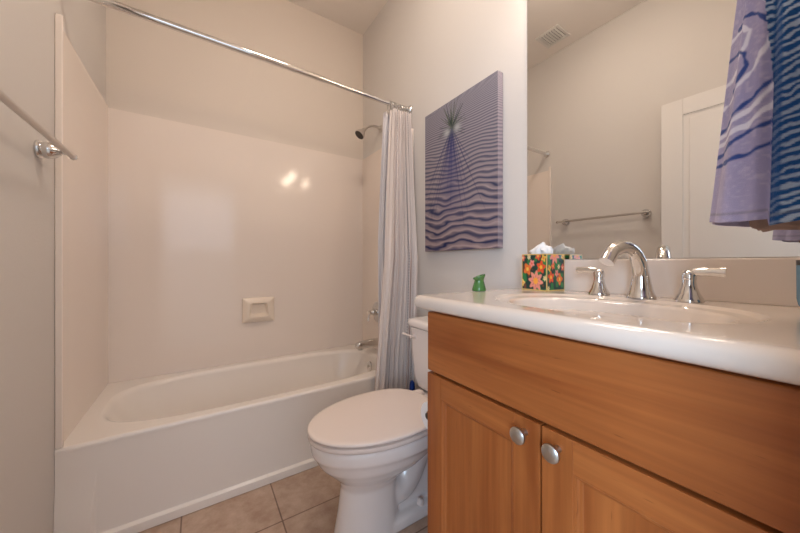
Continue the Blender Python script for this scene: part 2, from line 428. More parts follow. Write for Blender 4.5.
obj('overflow_plate', G().lathe([(0.034, 0), (0.032, 0.006), (0.012, 0.010), (0.008, 0.02)], (0.985, 1.875, 0.31), (-1, 0, 0.12)), 'chrome', tub)

# surround: three glossy panels
SUR = thing('tub_surround', ((W_L + W_R) / 2, Y_FAR - 0.01, RIM), 'glossy pinkish cream wall surround lining three sides above the bathtub', 'tub surround')
ST = 1.85; pt = 0.011; sg = 0.0003
obj('back_panel', G().box(W_L + sg, W_R - sg, Y_FAR - pt, Y_FAR - sg, RIM + 0.0005, ST, 0.0005), 'surround', SUR, 30)
for x0, x1 in ((W_L + sg, W_L + pt), (W_R - pt, W_R - sg)):
    p = obj('side_panel', G().box(x0, x1, 1.535, Y_FAR - pt, RIM + 0.0005, ST, 0.0005), 'surround', SUR, 30)
    s_ = 1 if x0 < 0 else -1
    xa, xb = (W_L + sg, W_L + 0.02) if s_ > 0 else (W_R - 0.02, W_R - sg)
    obj('edge_strip', G().box(xa, xb, 1.522, 1.537, RIM + 0.0005, ST + (.03 if s_ > 0 else 0), 0.004, 3), 'surround', p, 30)
# soap dish on the far wall
sd = thing('soap_dish', (0.33, Y_FAR - pt, 0.70), 'small recessed cream soap dish fixed to the far tub wall', 'soap dish')
yf = Y_FAR - pt
def rr_xz(cx, cz, hx, hz, r, y, top=1.0):
    out = []
    for (a, b, _) in rrect(0, 0, hx, hz, r, 0, 5):
        k = 1.0 if b < 0 else top
        out.append((cx + a * k, y, cz + b))
    return out
g = G().loft([rr_xz(.33, .716, .097, .080, .006, yf - 0.0005), rr_xz(.33, .716, .097, .080, .006, yf - .014), rr_xz(.33, .716, .092, .075, .006, yf - .020), rr_xz(.33, .716, .072, .058, .01, yf - .030),
              rr_xz(.33, .716, .060, .045, .014, yf - .031, .88), rr_xz(.33, .716, .056, .041, .014, yf - .026, .88), rr_xz(.33, .72, .046, .030, .014, yf - .006, .85),
              rr_xz(.33, .72, .02, .015, .01, yf - .004)], cap0=False)
obj('dish_frame', g, 'soap', sd, 35)

# ------------------------------------------------------------------ curtain rod, rings, curtain, liner
ROD_Y, ROD_Z = 1.562, 1.978
rod = thing('shower_curtain_rod', (W_L, ROD_Y, ROD_Z), 'long straight chrome curtain rod spanning the tub alcove near the top', 'curtain rod')
obj('outer_tube', G().tube([(W_L + .004, ROD_Y, 2.002), (.56, ROD_Y, 1.988), (.562, ROD_Y, 1.988)], [.0148, .0148, .0135], 20), 'chrome', rod)
obj('inner_tube', G().tube([(.562, ROD_Y, 1.988), (.93, ROD_Y, 1.978), (W_R - .004, ROD_Y, 1.979)], 0.0126, 20), 'chrome', rod)
for x, s_ in ((W_L, 1), (W_R, -1)):
    zf = 2.002 if s_ > 0 else 1.979
    obj('flange', G().lathe([(0.03, 0.0008), (0.03, 0.006), (0.02, 0.014), (0.016, 0.03)], (x, ROD_Y, zf), (s_, 0, 0)), 'chrome', rod)

def cloth(x0t, x1t, x0b, x1b, yt, yb, amp_t, amp_b, folds, zt, zb, n, m, ph=0.0, seed=1):
    rnd = random.Random(seed); offs = [rnd.uniform(-.6, .6) for _ in range(40)]; amps = [rnd.uniform(.55, 1.25) for _ in range(40)]
    vs = []; uv = []
    for j in range(m + 1):
        t = j / m; z = zt + (zb - zt) * t
        tt = t ** 0.9
        xa = x0t + (x0b - x0t) * tt; xb = x1t + (x1b - x1t) * tt
        yy = yt + (yb - yt) * min(1, t * 2.0)
        am = amp_t + (amp_b - amp_t) * t
        for i in range(n + 1):
            s = i / n
            f = s * folds; k = int(f) % 38; fr = f - int(f)
            A = amps[k] * (1 - fr) + amps[k + 1] * fr
            O = offs[k] * (1 - fr) + offs[k + 1] * fr
            th = 2 * pi * f + O * (0.4 + t) + ph
            x = xa + (xb - xa) * s + 0.35 * am * sin(2 * th + 0.6) * A * 0.5
            y = yy + am * A * sin(th) + 0.006 * sin(3.1 * th + 5 * t)
            if t < 0.02: z_ = z - 0.012 * (0.5 + 0.5 * cos(th))
            else: z_ = z
            vs.append((x, y, z_)); uv.append((s, t))
    N = n + 1
    fs = [(j * N + i, j * N + i + 1, (j + 1) * N + i + 1, (j + 1) * N + i) for j in range(m) for i in range(n)]
    return G().add(vs, fs), uv
g, uv = cloth(.962, 1.087, .790, 1.045, ROD_Y - .016, 1.446, .021, .030, 8, ROD_Z - .032, 0.16, 420, 70)
cur = obj('shower_curtain', g, 'curtain', None, 80, uvs=uv)
tag(cur, 'white shower curtain with thin dashed vertical stripes, bunched at the right end of the rod', 'curtain')
g, uv = cloth(.932, .99, .935, 1.0, ROD_Y + .034, ROD_Y + .10, .008, .012, 2, ROD_Z - .036, 0.425, 60, 40, seed=4)
ln = obj('curtain_liner', g, 'liner', None, 80, uvs=uv)
tag(ln, 'plain white shower liner showing at the left edge of the striped curtain', 'curtain liner')
mo = ln.modifiers.new('thick', 'SOLIDIFY'); mo.thickness = 0.001
ring0 = None
for i in range(10):
    x = .955 + i * .0145
    ring = None
    if ring0 is None:
        g = G(); pts = [(x, ROD_Y + .023 * sin(a), ROD_Z - .012 + .027 * cos(a)) for a in [2 * pi * k / 24 for k in range(24)]]
        pts.append(pts[0]); g.tube(pts, 0.0019, 8)
        ring0 = ring = obj('curtain_ring', g, 'nickel', None)
        rx0 = x
    else:
        ring = ring0.copy(); COL.objects.link(ring); ring.location.x = ring0.location.x + (x - rx0); ring.rotation_euler.z = random.uniform(-.35, .35)
    tag(ring, 'small metal ring holding the curtain on the rod', 'curtain ring', 'metal curtain rings bunched at the right end of the rod')

# ------------------------------------------------------------------ shower head, valve, tub spout on the right wall
sh = thing('shower_fixture', (W_R, 1.93, 2.0), 'satin metal shower head on a bent arm above the tub', 'shower head')
obj('escutcheon', G().lathe([(.028, .0008), (.027, .006), (.014, .012)], (W_R, 1.93, 2.0), (-1, 0, 0)), 'satin', sh)
arm = bez((W_R - .005, 1.93, 2.0), (W_R - .07, 1.93, 2.015), (W_R - .10, 1.93, 2.0), (W_R - .135, 1.93, 1.962), 14)
obj('arm', G().tube(arm, 0.0095, 14), 'satin', sh)
hd = obj('spray_head', G().lathe([(.010, -.005), (.014, .0), (.016, .012), (.018, .02), (.033, .048), (.037, .056), (.037, .064), (.034, .066)], (W_R - .133, 1.93, 1.966), (-.62, 0, -.78)), 'satin', sh)
cc = np.array((W_R - .133, 1.93, 1.966)) + np.array(frame((-.62, 0, -.78))[2]) * .0655
obj('spray_face', G().lathe([(.033, 0), (.033, .002), (.028, .004)], tuple(cc), (-.62, 0, -.78)), 'spray', hd)

vx = W_R - pt
vl = thing('shower_valve', (vx, 1.955, .665), 'chrome shower valve with round plate on the tub end wall', 'valve')
obj('escutcheon', G().lathe([(.075, .0005), (.074, .006), (.055, .014), (.03, .018)], (vx, 1.955, .665), (-1, 0, 0), 40), 'chrome', vl)
hh = obj('handle_hub', G().lathe([(.024, .016), (.024, .04), (.018, .052), (.013, .058), (.016, .066), (.016, .078), (.008, .084)], (vx, 1.955, .665), (-1, 0, 0)), 'chrome', vl)
obj('lever', G().tube([(vx - .07, 1.955, .665), (vx - .075, 1.955, .64), (vx - .082, 1.955, .605)], [.007, .006, .0075], 12), 'chrome', hh)
tf = thing('tub_spout', (vx, 1.93, .455), 'chrome tub spout sticking out over the rim beside the curtain', 'tub spout')
g = G(); L0 = []
for dx, hw, z0, z1 in ((.0008, .026, .427, .481), (.03, .026, .426, .481), (.10, .025, .425, .479), (.155, .024, .424, .474), (.180, .023, .426, .468), (.186, .019, .431, .462)):
    L0.append([(vx - dx, 1.93 + a, (z0 + z1) / 2 + b) for a, b, _ in rrect(0, 0, hw, (z1 - z0) / 2, min(hw, (z1 - z0) / 2) * .6, 0, 5)])
obj('body', g.loft(L0), 'chrome', tf, 50)
obj('outlet', G().lathe([(.016, .004), (.016, -.008), (.012, -.009)], (vx - .155, 1.93, .425)), 'nickel', tf)

# ------------------------------------------------------------------ towel bar on the left wall
tb = thing('towel_bar', (W_L, 1.11, 1.37), 'chrome towel bar on bell-shaped posts fixed to the left wall', 'towel bar')
bx = W_L + .068
obj('bar', G().tube([(bx, .795, 1.37), (bx, 1.432, 1.37)], .0085, 18), 'satin', tb)
for y in (.83, 1.388):
    p = obj('post', G().lathe([(.027, .0008), (.028, .004), (.026, .009), (.021, .011), (.0235, .015), (.026, .021), (.0255, .029), (.021, .039), (.012, .050), (.006, .054), (.0075, .057), (.0075, .066)], (W_L, y, 1.37), (1, 0, 0)), 'chrome', tb)
for y, s_ in ((.795, -1), (1.432, 1)):
    obj('end_cap', G().lathe([(.0095, -.006), (.0105, 0), (.009, .005), (.003, .008)], (bx, y, 1.37), (0, s_, 0), 20), 'chrome', tb)

# ------------------------------------------------------------------ toilet
YC = 1.046
toilet = thing('toilet', (.70, YC, 0), 'white two-piece toilet with closed lid between the bathtub and the wooden vanity', 'toilet')
def egg(fx, bx_, hw, z, xm=None, n=64, back=2.6):
    if xm is None: xm = fx + .56 * (bx_ - fx)
    out = []
    for j in range(n):
        a = 2 * pi * j / n; c_, s_ = cos(a), sin(a)
        if c_ < 0: out.append((xm + (xm - fx) * c_, YC + hw * s_ , z))
        else:
            e = 2 / back
            out.append((xm + (bx_ - xm) * (abs(c_) ** e), YC + hw * math.copysign(abs(s_) ** e, s_), z))
    return out
g = G().loft([egg(.405, .66, .090, .0), egg(.408, .66, .088, .03), egg(.424, .655, .082, .11), egg(.436, .65, .082, .20), egg(.425, .69, .098, .232), egg(.39, .76, .132, .268),
              egg(.355, .80, .160, .305), egg(.337, .84, .173, .338), egg(.327, .86, .183, .352), egg(.325, .86, .184, .380), egg(.327, .86, .183, .392), egg(.334, .86, .177, .398)])
g.loft([rrect(.69, YC, .245, .082, .05, .0), rrect(.69, YC, .245, .082, .05, .040), rrect(.69, YC, .235, .072, .05, .052)])
g.loft([rrect(.74, YC, .16, .040, .035, .03), rrect(.76, YC, .16, .036, .03, .20), rrect(.80, YC, .14, .05, .03, .34)])
g.loft([rrect(.885, YC, .085, .11, .03, .25), rrect(.90, YC, .13, .16, .03, .345), rrect(.90, YC, .14, .175, .03, .398)])
g.tube(bez((.60, YC, .17), (.66, YC, .10), (.70, YC, .12), (.74, YC, .20), 10) + bez((.74, YC, .20), (.78, YC, .30), (.88, YC, .30), (.885, YC, .18), 12)[1:] + [(.885, YC, .10), (.87, YC, .02)], .068, 20)
bowl = obj('bowl', g, 'porcelain', toilet, None)
r_ = bowl.modifiers.new('blend', 'REMESH'); r_.mode = 'VOXEL'; r_.voxel_size = .0055; r_.use_smooth_shade = True
s_ = bowl.modifiers.new('soften', 'SMOOTH'); s_.factor = .5; s_.iterations = 8
def slab(name, loops, m, par=toilet): return obj(name, G().loft(loops), m, par, 60)
slab('seat', [egg(.324, .835, .183, .3995), egg(.318, .838, .189, .402), egg(.316, .84, .191, .409), egg(.317, .838, .190, .417), egg(.324, .83, .183, .4195)], 'seat')
slab('lid', [egg(.326, .83, .181, .4235), egg(.317, .835, .190, .4245), egg(.3145, .838, .192, .428), egg(.3155, .837, .191, .433), egg(.320, .833, .187, .4365), egg(.335, .82, .172, .4385), egg(.42, .77, .10, .4405), egg(.52, .70, .04, .4410)], 'seat')
for y in (YC - .075, YC + .075):
    obj('hinge_cap', G().box(.825, .862, y - .022, y + .022, .399, .436, .007, 3), 'seat', toilet, 40)
def rr(x0, x1, hw, r, z): return rrect((x0 + x1) / 2, YC, (x1 - x0) / 2, hw, r, z)
g = G().loft([rr(.925, 1.07, .17, .03, .399), rr(.908, 1.085, .195, .035, .412), rr(.895, 1.09, .208, .04, .46), rr(.884, 1.092, .216, .04, .60), rr(.880, 1.093, .219, .04, .705)])
tank = obj('tank', g, 'porcelain', toilet, 50)
obj('tank_lid', G().loft([rr(.882, 1.092, .217, .04, .706), rr(.870, 1.096, .230, .045, .712), rr(.867, 1.098, .233, .047, .722), rr(.868, 1.098, .232, .047, .734), rr(.875, 1.094, .225, .042, .743), rr(.90, 1.07, .20, .03, .746)]), 'porcelain', toilet, 50)
g = G().lathe([(.015, 0), (.015, .008), (.008, .012), (.008, .022)], (.886, YC + .165, .665), (-1, 0, 0), 20)
fl = obj('flush_lever', g, 'seat', toilet)
obj('paddle', G().tube([(.866, YC + .165, .666), (.858, YC + .185, .668), (.852, YC + .215, .672)], [(.0075, .006), (.007, .0045), (.0095, .005)], 12), 'seat', fl)
for s_ in (-1, 1):
    obj('bolt_cap', G().lathe([(.014, .0), (.014, .012), (.011, .020), (.004, .024)], (.748, YC + s_ * .062, .047), n=20), 'seat', toilet)
# water supply
sv = thing('supply_valve', (W_R, 1.26, .20), 'small chrome water shut-off valve on the wall behind the toilet', 'valve')
obj('stub', G().lathe([(.022, .0008), (.02, .004), (.008, .006), (.008, .06)], (W_R, 1.26, .20), (-1, 0, 0), 20), 'chrome', sv)
obj('hose', G().tube(bez((W_R - .055, 1.26, .20), (W_R - .055, 1.26, .30), (W_R - .05, 1.245, .34), (W_R - .047, 1.238, .404), 12), .005, 10), 'nickel', sv)
# blue bottle between curtain and tank
bb = thing('cleaner_bottle', (.985, 1.372, 0), 'narrow blue plastic bottle glimpsed between curtain and toilet tank', 'bottle')
obj('bottle_body', G().lathe([(.028, .001), (.030, .01), (.030, .19), (.024, .225), (.013, .28), (.013, .30)], (.985, 1.372, 0)), 'brightblue', bb)
obj('cap', G().lathe([(.016, .296), (.016, .33), (.013, .36), (.007, .372)], (.985, 1.372, 0), n=20), 'brightblue', bb)

# ------------------------------------------------------------------ vanity cabinet
CX = .575         # front plane of doors
VY0, VY1 = -.014, .722
van = thing('vanity_cabinet', (.84, .355, 0), 'honey coloured wooden vanity cabinet with two doors under the sink', 'cabinet')
WV = [wood('wood_grain_upright', 'z', 1.0), wood('wood_grain_upright', 'z', 4.3), wood('wood_grain_level', 'y', 2.2), wood('wood_grain_level', 'y', 7.1), wood('wood_grain_upright', 'z', 9.4)]
g = G().box(CX + .021, W_R - .004, VY1 - .018, VY1, .0, .884).box(CX + .021, W_R - .004, VY0, VY0 + .018, 0, .884)
g.box(CX + .021, CX + .04, VY0 + .018, VY1 - .018, .10, .884).box(CX + .04, W_R - .004, VY0 + .018, VY1 - .018, .10, .118).box(CX + .085, CX + .10, VY0 + .018, VY1 - .018, 0, .10)
obj('carcass', g, WV[0], van, 30)
obj('false_drawer_front', G().box(CX, CX + .0205, VY0 + .003, VY1 + .0005, 0.701, .876, .0045, 3), WV[2], van, 30)
def vdoor(y0, y1, knob_y, wa, wb):
    z0, z1 = .118, .694; st = .062
    d = bpy.data.objects.new('door', None); COL.objects.link(d); d.parent = van; d.location = (CX - .84, (y0 + y1) / 2 - .355, z0)
    for a, b in ((y0, y0 + st), (y1 - st, y1)):
        obj('stile', G().box(CX, CX + .0205, a, b, z0, z1, .0028, 2), wa, d, 30)
    for a, b in ((z0, z0 + st), (z1 - st, z1)):
        obj('rail', G().box(CX + .0002, CX + .020, y0 + st - .001, y1 - st + .001, a, b, .0022, 2), WV[3], d, 30)
    # moulded inner edge
    def fr(ins, x): return [(x, y0 + st + ins, z0 + st + ins), (x, y1 - st - ins, z0 + st + ins), (x, y1 - st - ins, z1 - st - ins), (x, y0 + st + ins, z1 - st - ins)]
    obj('moulding', G().loft([fr(-.002, CX + .001), fr(.003, CX + .002), fr(.005, CX + .0045), fr(.009, CX + .006), fr(.012, CX + .0105), fr(.014, CX + .0118)], False, False), wa, d, 20)
    obj('panel', G().box(CX + .0115, CX + .019, y0 + st - .001, y1 - st + .001, z0 + st - .001, z1 - st + .001), wb, d, 30)
    obj('knob', G().lathe([(.0075, 0), (.0065, .004), (.006, .012), (.010, .016), (.0155, .020), (.0175, .024), (.017, .028), (.0125, .0315), (.004, .033)], (CX, knob_y, .664), (-1, 0, 0), 32), 'nickel', d)
vdoor(.3590, .7225, .393, WV[1], WV[4])
vdoor(-.011, .3555, .322, WV[4], WV[1])

# ------------------------------------------------------------------ countertop with integral basin
CT = .925
ctop = thing('vanity_countertop', (.83, .36, .885), 'glossy cream vanity countertop with moulded oval sink and low backsplash', 'countertop')
SX, SY = .800, .345       # basin centre
def counter():
    x0, x1, y0, y1 = .538, W_R - .003, Y_BACK + .002, .753
    ncor = 6; k = 30
    def outer(ins, z, r=.022):
        X0, X1, Y0, Y1 = x0 + ins, x1, y0, y1 - ins; r = max(.004, r - ins)
        p = []
        # corners: far-right, far-left(front rounded), near-left, near-right
        def edge(a, b):
            for i in range(k): p.append((a[0] + (b[0] - a[0]) * i / k, a[1] + (b[1] - a[1]) * i / k, z))
        edge((X1, Y1), (X0 + r, Y1))
        for i in range(ncor):
            a = pi / 2 + pi / 2 * i / ncor; p.append((X0 + r + r * cos(a), Y1 - r + r * sin(a), z))
        edge((X0, Y1 - r), (X0, Y0)); edge((X0, Y0), (X1, Y0)); edge((X1, Y0), (X1, Y1))
        return p
    base = outer(0, 0)
    def ell(a, b, z, n=2.2):
        out = []
        for (x, y, _) in base:
            th = math.atan2((y - SY) / .39, (x - SX) / .29); c_, s_ = cos(th), sin(th)
            r = (abs(c_) ** n + abs(s_) ** n) ** (-1 / n)
            out.append((SX + a * r * c_, SY + b * r * s_, z))
        return out
    R = .018
    L = [outer(.034, .885)]
    for i in range(5):
        a = pi / 2 * i / 4; L.append(outer(.017 - .017 * sin(a), .885 + .017 - .017 * cos(a)))
    for i in range(7):
        a = pi / 2 * i / 6; L.append(outer(R - R * cos(a), CT - R + R * sin(a)))
    L += [outer(.035, CT)]
    # shallow outer oval recess, then the bowl
    L += [ell(.196, .262, CT), ell(.192, .257, CT - .001), ell(.184, .249, CT - .005), ell(.178, .243, CT - .0065), ell(.160, .226, CT - .008), ell(.153, .219, CT - .010),
          ell(.147, .212, CT - .017), ell(.138, .198, CT - .04), ell(.120, .172, CT - .08), ell(.09, .13, CT - .115), ell(.05, .07, CT - .132), ell(.02, .02, CT - .135)]
    return G().loft(L, True, True)
obj('slab', counter(), 'counter', ctop, 60)
obj('backsplash', G().box(W_R - .022, W_R - .002, Y_BACK + .002, .752, CT - .001, 1.033, .004, 3), 'counter', ctop, 40)
obj('drain', G().lathe([(.021, .0), (.021, .004), (.012, .006)], (SX, SY, CT - .1355)), 'chrome', ctop)

# faucet (widespread)
fz = CT + .0006
fau = thing('faucet', (1.02, .337, fz), 'chrome widespread faucet with arched spout and two lever handles behind the sink', 'faucet')
dv = np.array((-.975, .22, 0)); dv /= np.linalg.norm(dv)
b0 = np.array((1.02, .337, fz))
obj('spout_base', G().lathe([(.034, 0), (.034, .004), (.031, .010), (.027, .022), (.0235, .040), (.0205, .060)], tuple(b0), n=32), 'chrome', fau)
P0 = [tuple(b0 + np.array((0, 0, .035))), tuple(b0 + dv * -.004 + np.array((0, 0, .118))), tuple(b0 + dv * .050 + np.array((0, 0, .164))), tuple(b0 + dv * .118 + np.array((0, 0, .124)))]
pa = bez(P0[0], P0[1], P0[2], P0[3], 22) + [tuple(b0 + dv * .137 + np.array((0, 0, .098)))]
ra = []
for i in range(len(pa)):
    t = i / (len(pa) - 1); ra.append((.0205 - .005 * min(1, t * 1.8) + .001 * t, .0205 - .002 * min(1, t * 1.8)))
obj('spout', G().tube(pa, ra, 22), 'chrome', fau)
for y, s_ in ((.238, -1), (.443, 1)):
    c0 = (1.02, y, fz)
    hb = obj('handle_base', G().lathe([(.0285, 0), (.0285, .004), (.027, .008), (.0205, .020), (.0155, .036), (.013, .050), (.0145, .056), (.0145, .066), (.0125, .072), (.007, .077)], c0, n=28), 'chrome', fau)
    pts = [(1.02, y, fz + .066), (1.02 - .001, y + s_ * .012, fz + .073), (1.02 - .002, y + s_ * .038, fz + .074), (1.018, y + s_ * .064, fz + .073)]
    obj('lever', G().tube(pts, [(.009, .009), (.0065, .010), (.0045, .0095), (.005, .0105)], 14), 'chrome', hb)

# ------------------------------------------------------------------ mirror
mi = obj('wall_mirror', G().box(W_R - .006, W_R - .0008, Y_BACK + .01, .742, 1.0345, 2.10, .001, 1), 'mirror', None, None)
tag(mi, 'large frameless wall mirror above the backsplash reflecting the door and towel bar', 'mirror')

# vanity light above the mirror
vlz = 2.17
vf = thing('vanity_light', (W_R, .35, vlz), 'wall light bar with three frosted globes above the mirror', 'lamp')
obj('backplate', G().box(W_R - .03, W_R - .0008, .06, .64, vlz - .04, vlz + .05, .006, 3), 'nickel', vf, 40)
for y in (.15, .35, .55):
    a_ = obj('socket_arm', G().tube([(W_R - .025, y, vlz + .01), (W_R - .09, y, vlz + .025), (W_R - .13, y, vlz + .01), (W_R - .135, y, vlz - .02)], .009, 12), 'nickel', vf)
    obj('globe', G().sphere((W_R - .135, y, vlz - .065), .045), 'shade', a_)

# fill light added on the ceiling, out of view, to brighten the walls evenly
cl_ = thing('ceiling_fill_light', (.42, .95, CEIL), 'added round fill light on the ceiling, unseen, brightening the walls', 'lamp')
obj('base', G().lathe([(.17, .0008), (.17, .02), (.16, .03)], (.42, .95, CEIL), (0, 0, -1), 40), 'nickel', cl_)
obj('diffuser', G().lathe([(.155, .028), (.15, .05), (.12, .075), (.06, .09), (.01, .093)], (.42, .95, CEIL), (0, 0, -1), 40), 'ceilfill', cl_)

# ------------------------------------------------------------------ canvas print
def smooth_noise(shape, cells, seed):
    r = np.random.RandomState(seed); gr = r.rand(cells[0] + 2, cells[1] + 2)
    yy = np.linspace(0, cells[0], shape[0]); xx = np.linspace(0, cells[1], shape[1])
    y0 = np.floor(yy).astype(int); x0 = np.floor(xx).astype(int); fy = yy - y0; fx = xx - x0
    fy = (fy * fy * (3 - 2 * fy))[:, None]; fx = (fx * fx * (3 - 2 * fx))[None, :]
    a = gr[y0][:, x0]; b = gr[y0][:, x0 + 1]; c = gr[y0 + 1][:, x0]; d = gr[y0 + 1][:, x0 + 1]
    return (a * (1 - fx) + b * fx) * (1 - fy) + (c * (1 - fx) + d * fx) * fy
def C3(r, g_, b): return np.array(rgb(r, g_, b)[:3])
def seg_dist(U, V, a, b):
    ax, ay = a; bx2, by2 = b; dx, dy = bx2 - ax, by2 - ay; l2 = dx * dx + dy * dy + 1e-12
    t = np.clip(((U - ax) * dx + (V - ay) * dy) / l2, 0, 1)
    return np.hypot(U - ax - t * dx, V - ay - t * dy), t
def mixc(A, col, f): return A * (1 - f[..., None]) + col * f[..., None]
NU, NV = 210, 340
U, V = np.meshgrid(np.linspace(0, 1, NU), np.linspace(0, 1, NV))
AR = .505; Um = U * .505; Vm = V * .76
nz1 = smooth_noise((NV, NU), (9, 5), 1) - .5; nz2 = smooth_noise((NV, NU), (40, 9), 2) - .5; nz3 = smooth_noise((NV, NU), (5, 4), 7) - .5
ph = 46 * np.log((V + .16) / .16) / np.log(1.16 / .16)
ph = ph + .75 * nz1 + .35 * nz2 * (.4 + V) + 5.0 * (1 - U) * (1 - V) * .8 + .5 * nz3 + .2 * np.sin(7 * U + 4 * V)
w = .5 + .5 * np.sin(2 * pi * ph); w = w ** 1.5 * .85 + .22 * (.5 + .5 * np.sin(2 * pi * 2.37 * ph + 4 * nz1)) * (1 - .3 * V)
hi = (C3(166, 160, 166)[None, None] * (1 - V[..., None]) + C3(162, 142, 144)[None, None] * V[..., None])
lo = (C3(108, 106, 122)[None, None] * (1 - V[..., None]) + C3(34, 44, 84)[None, None] * V[..., None])
A = hi * (1 - w[..., None]) + lo * w[..., None]
# pale crest highlight next to each trough
cr_ = np.clip(np.sin(2 * pi * ph + 2.4), 0, 1) ** 6 * .35 * V
A = mixc(A, C3(215, 190, 180), cr_)
px_, pv_ = .43 * AR, .185 * .76
du, dvv = Um - px_, Vm - pv_
ang = np.arctan2(du, np.maximum(dvv, 1e-4)); rr_ = np.hypot(du, dvv)
wedge = np.clip(1 - np.abs(ang + .02) / .42, 0, 1) * (dvv > 0) * np.clip(1.25 - rr_ / .42, 0, 1)
A = mixc(A, C3(58, 62, 120), np.clip(wedge * .75, 0, .75))
rs = np.random.RandomState(5)
for k in range(22):
    a_ = rs.uniform(-.62, .62); ln_ = rs.uniform(.2, .52)
    d, t = seg_dist(Um, Vm, (px_, pv_), (px_ + sin(a_) * ln_, pv_ + cos(a_) * ln_))
    A = mixc(A, C3(44, 48, 98), np.clip(1.5 - d / .0016, 0, 1) * (.75 - .5 * t))
for k in range(46):
    a_ = rs.normal(0, .95); ln_ = rs.uniform(.05, .15) * (1.0 if abs(a_) < 1 else .75)
    d, t = seg_dist(Um, Vm, (px_, pv_), (px_ + sin(a_) * ln_, pv_ - cos(a_) * ln_))
    A = mixc(A, C3(52, 66, 60) if k % 3 else C3(96, 104, 84), np.clip(1.5 - d / (.0020 * (1.1 - t * .7)), 0, 1) * .9)
halo = np.exp(-(du ** 2 / .0035 + (dvv - .01) ** 2 / .0012)); A = mixc(A, C3(70, 76, 82), halo * .55)
gl = np.exp(-((du + .035) ** 2 / .0006 + (dvv - .012) ** 2 / .0004)) + np.exp(-((du - .04) ** 2 / .0006 + (dvv - .012) ** 2 / .0004))
A = mixc(A, C3(214, 214, 216), np.clip(gl * .6, 0, 1))
PX = W_R - .036; PY0, PY1, PZ0, PZ1 = 1.365, .862, 1.088, 1.850
cols = []; g = G()
vs = [(PX, PY0 + (PY1 - PY0) * U[j, i], PZ1 + (PZ0 - PZ1) * V[j, i]) for j in range(NV) for i in range(NU)]
fs = [(j * NU + i, j * NU + i + 1, (j + 1) * NU + i + 1, (j + 1) * NU + i) for j in range(NV - 1) for i in range(NU - 1)]
g.add(vs, fs); cols = list(A.reshape(-1, 3))
# wrapped sides
ns = 14
for edge in (0, 1):
    ii = NU - 1 if edge else 0; yy = PY1 if edge else PY0
    k0 = len(g.v); vs = []; 
    for j in range(NV):
        for s in range(ns + 1):
            vs.append((PX + .034 * s / ns, yy, PZ1 + (PZ0 - PZ1) * j / (NV - 1)))
            q = A[j, (NU - 1 - s) if edge else s]; cols.append(q * .75 + C3(206, 190, 196) * .25)
    fs = [(j * (ns + 1) + s, j * (ns + 1) + s + 1, (j + 1) * (ns + 1) + s + 1, (j + 1) * (ns + 1) + s) for j in range(NV - 1) for s in range(ns)]
    g.add(vs, fs)
for zz, jj in ((PZ1, 0), (PZ0, NV - 1)):
    g.add([(PX, PY0, zz), (PX, PY1, zz), (PX + .034, PY1, zz), (PX + .034, PY0, zz)], [(0, 1, 2, 3)]); cols += [A[jj, 5]] * 4
cols = np.hstack([np.array(cols), np.ones((len(cols), 1))])
cv = obj('canvas_print', g, 'attr', None, None, colors=cols)
tag(cv, 'tall canvas print of a spiky plant on rippled blue sand, hanging beside the mirror', 'picture')

# ------------------------------------------------------------------ items on the counter
# tissue box
nc = np.array((.983, .588)); e1 = np.array((.06, .998)); e2 = np.array((.998, -.06)); S = .100; BH = .128
tz = CT + .0006
cen = nc + (e1 + e2) * S / 2
tbx = thing('tissue_box', (cen[0], cen[1], tz), 'floral tissue box in orange, pink and dark green beside the faucet', 'tissue box')
K = 56
def floral(seed):
    u, v = np.meshgrid(np.linspace(0, 1, K), np.linspace(0, 1, K))    # u left to right, v top to bottom
    a = np.zeros((K, K, 3)) + C3(22, 60, 52)
    n = smooth_noise((K, K), (7, 7), seed); a = mixc(a, C3(40, 124, 66), np.clip((n - .55) * 9, 0, 1)); a = mixc(a, C3(120, 66, 44), np.clip((.22 - n) * 8, 0, 1))
    fl0 = [(.57, .74, .24, (240, 150, 130), (250, 170, 60), 8), (.78, .36, .15, (236, 84, 44), (250, 190, 60), 5), (.42, .26, .10, (244, 150, 140), (236, 90, 60), 5),
           (.24, .42, .15, (240, 120, 50), (250, 200, 90), 4), (.05, .10, .09, (238, 110, 90), (250, 220, 160), 5), (.30, .08, .07, (244, 224, 170), (220, 130, 70), 6),
           (.66, .06, .10, (236, 96, 60), (245, 190, 90), 5), (.88, .12, .09, (240, 190, 80), (230, 110, 60), 4), (.04, .80, .09, (240, 200, 110), (230, 120, 60), 4), (.93, .66, .07, (236, 220, 160), (230, 150, 90), 6)]
    if seed != 1: fl0 = [((1 - f[0]) * .9 + .03, (f[1] * 1.0 + .27) % 1.0, f[2] * .95, f[3], f[4], f[5]) for f in fl0]
    for cx, cy, r, c1, c2, p in reversed(fl0):
        d = np.hypot(u - cx, v - cy); th = np.arctan2(v - cy, u - cx)
        r = r * 1.28; R = r * (.82 + .18 * np.cos(p * th + cx * 9))
        a = mixc(a, C3(*c1), np.clip((R - d) * 40, 0, 1)); a = mixc(a, C3(*[int(x * .88) for x in c1]), np.clip((R * .62 - d) * 40, 0, 1) * (np.cos(p * th) > .2))
        a = mixc(a, C3(*c2), np.clip((r * .34 - d) * 40, 0, 1))
    bd = np.minimum(np.minimum(u, 1 - u), np.minimum(v, 1 - v)); a = mixc(a, C3(226, 190, 120), np.clip((.035 - bd) * 80, 0, 1))
    return a
g = G(); cols = []
def bp(a, b, z): q = nc + e1 * S * a + e2 * S * b; return (q[0], q[1], tz + z)
